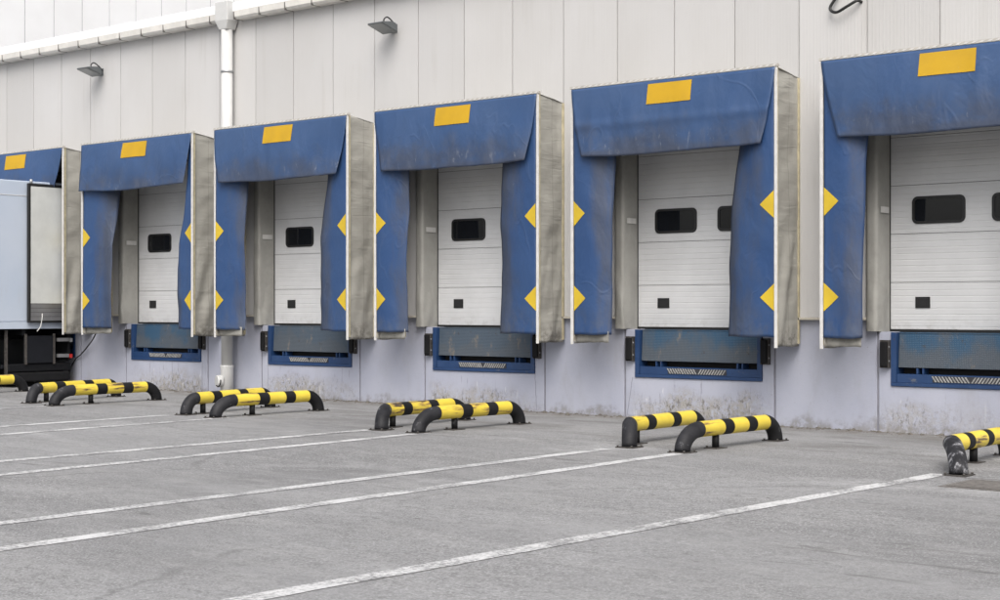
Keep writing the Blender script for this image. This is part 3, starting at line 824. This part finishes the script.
# ------------------------------------------------------------------ trailer backed into the left dock
TX = DOCKS[0]; S = 1.24                       # half width
TR = thing('box_trailer', (TX, -.12, gz(TX)), 'white box trailer backed into the leftmost dock, rear door folded open along its side', 'trailer')
TRL = 9.0; g0 = gz(TX)
zb, zt = 1.19 - g0, 4.10 - g0
b = MB(); b.box(-S, S, -TRL, 0, zb + .14, zt, 'trailer_white'); b.build('cargo_box', TR, bevel=.02)
b = MB()
for s in (-1, 1): b.box(min(s * (S - .02), s * (S + .012)), max(s * (S - .02), s * (S + .012)), -TRL, -.02, zb, zb + .139, 'trailer_white')
for s in (-1, 1): b.box(min(s * (S + .001), s * (S + .008)), max(s * (S + .001), s * (S + .008)), -TRL, -.02, zt - .30, zt - .29, 'gutter_white')
b.build('side_rail', TR, bevel=.004)
b = MB(); b.box(S + .05, S + .115, -1.16, -.03, zb + .12, zt - .05, 'seal_black'); rd = b.build('rear_door', TR, bevel=.01)
b = MB(); b.box(S + .1155, S + .122, -1.11, -.05, zb + .50, zt - .11, 'trailer_inner'); b.build('inner_skin', rd)
b = MB()
for k in range(4): b.box(S + .1155, S + .124, -1.11, -.05, zb + .16 + k * .084, zb + .16 + k * .084 + .078, 'kick_plate')
b.build('kick_plate', rd)
b = MB()
for z in (zt - .03, ): b.tube([(S + .08, -1.08, zt - .06), (S + .08, -1.08, zt + .03)], .03, 'galv', 10)
b.build('door_catch', rd)
b = MB(); b.tube(smooth_path([(S + .13, -.86, zb + .30), (S + .135, -.87, zb + .20), (S + .13, -.90, zb + .05), (S + .10, -.96, zb - .05)]), .008, 'cord_white', 8); b.build('cord', rd)
b = MB()
for s in (-1, 1): b.box(min(s * .40, s * .50), max(s * .40, s * .50), -TRL + .1, -.05, zb - .22, zb - .002, 'chassis_black')
for k in range(10): b.box(-S + .05, S - .05, -.3 - k * .9, -.22 - k * .9, zb - .13, zb - .003, 'chassis_black')
b.build('chassis', TR)
# black tail-lift panel and lamp bar below the rear
b = MB(); b.box(S - .14, S - .02, -1.12, -.50, .46, zb - .14, 'panel_black'); b.box(S - .20, S - .06, -1.50, -.06, .30, .455, 'chassis_black')
b.box(-S + .02, S - .15, -1.60, -.06, .36, .44, 'panel_black')
tl = b.build('tail_lift', TR, bevel=.02)
for yy in (-1.13, -.49):
    b = MB(); b.box(S - .05, S - .008, yy - .022, yy + .022, .44, zb - .1, 'iron'); b.build('lift_post', tl, bevel=.004)
b = MB(); b.box(S - .11, S - .07, -1.56, -1.505, .18, zb - .02, 'iron'); b.build('flap_stay', TR)
b = MB(); b.box(S - .42, S - .04, -1.50, -.10, .10, .285, 'rubber_black'); b.build('rubber_bumper', TR, bevel=.03)
b = MB(); b.box(-S + .10, S - .06, -.14, -.08, .50, zb - .12, 'chassis_black'); b.build('rear_shade_plate', TR, bevel=.01)  # black plate added to keep the space under the rear dark
b = MB(); b.box(-S + .1, S - .44, -.75, -.65, .16, zb - .14, 'chassis_black'); b.build('mud_flap', TR)
for z in (.92, .60):
    b = MB(); b.box(S - .05, S + .02, -.42, -.16, z - .035, z + .035, 'kick_plate'); a_ = b.build('lamp_arm', TR, bevel=.006)
    b = MB(); b.box(S + .0, S + .05, -.155, -.10, z - .05, z + .03, 'lens_red' if z < .7 else 'galv'); b.build('tail_lamp', a_, bevel=.008)
for s in (-1, 1):
    for yy in (-2.35, -3.65):
        b = MB(); prof = [(.50, .0), (.52, .04), (.52, .25), (.50, .29), (.30, .29), (.30, .0)]
        n = 40; rr = []
        x_in = s * (S - .31)
        for k in range(n):
            a = 2 * math.pi * k / n
            rr.append([b.bm.verts.new((x_in + s * d, yy + math.cos(a) * q, .52 + math.sin(a) * q)) for q, d in prof])
        for k in range(n):
            for q in range(len(prof)):
                f = b.face([rr[k][q], rr[(k + 1) % n][q], rr[(k + 1) % n][(q + 1) % len(prof)], rr[k][(q + 1) % len(prof)]], 'tyre'); f.smooth = q != 3
        w_ = bpy.data.objects.new('wheel', None); COL.objects.link(w_); w_.parent = TR
        b.build('tyre', w_)
        b = MB(); b.tube([(x_in + s * .05, yy, .52), (x_in + s * .22, yy, .52), (x_in + s * .20, yy, .52)], .3, 'galv', 28, radii=[.295, .295, .12]); b.tube([(x_in + s * .2, yy, .52), (x_in + s * .28, yy, .52)], .11, 'galv', 16)
        b.build('rim', w_)
    b = MB(); b.box(s * .95 - .05, s * .95 + .05, -TRL + 1.6, -TRL + 1.72, .06, zb - .1, 'galv'); b.box(s * .95 - .12, s * .95 + .12, -TRL + 1.52, -TRL + 1.8, .0, .06, 'galv'); b.build('landing_leg', TR, bevel=.008)

# ------------------------------------------------------------------ camera
cam = bpy.data.cameras.new('Camera'); co = bpy.data.objects.new('Camera', cam); COL.objects.link(co)
co.location = (0, -18.604, 1.6); co.rotation_euler = (R(90), 0, R(40.01))
cam.lens = 55.754; cam.sensor_width = 36; cam.shift_y = .008; cam.clip_end = 2000
scene.camera = co

# ------------------------------------------------------------------ light: thin overcast
SUN_EL, SUN_AZ = 50, 142          # azimuth of the sun seen from above, degrees clockwise from +Y
w = bpy.data.worlds.new('World'); scene.world = w; w.use_nodes = True
nt = w.node_tree; bg = nt.nodes['Background']
sky = nt.nodes.new('ShaderNodeTexSky'); sky.sky_type = 'NISHITA'; sky.sun_disc = False
sky.sun_elevation = R(SUN_EL); sky.sun_rotation = R(SUN_AZ); sky.dust_density = 6; sky.air_density = 1.0; sky.ozone_density = 1.0
hs = nt.nodes.new('ShaderNodeHueSaturation'); hs.inputs['Saturation'].default_value = .40
nt.links.new(sky.outputs[0], hs.inputs['Color']); nt.links.new(hs.outputs[0], bg.inputs['Color'])
bg.inputs['Strength'].default_value = .14
sd_ = bpy.data.lights.new('Sun', 'SUN'); sd_.energy = 1.2; sd_.angle = R(48); sd_.color = (1.0, .98, .955)
so = bpy.data.objects.new('Sun', sd_); COL.objects.link(so)
az = R(SUN_AZ); el = R(SUN_EL)
sv = Vector((math.sin(az) * math.cos(el), math.cos(az) * math.cos(el), math.sin(el)))
so.rotation_euler = sv.to_track_quat('Z', 'Y').to_euler(); so.location = (-10, -10, 30)
vs = scene.view_settings; vs.view_transform = 'Standard'; vs.look = 'None'; vs.gamma = 1; vs.use_curve_mapping = False
vs.exposure = 0.55
scene.render.engine = 'CYCLES'; scene.cycles.max_bounces = 6
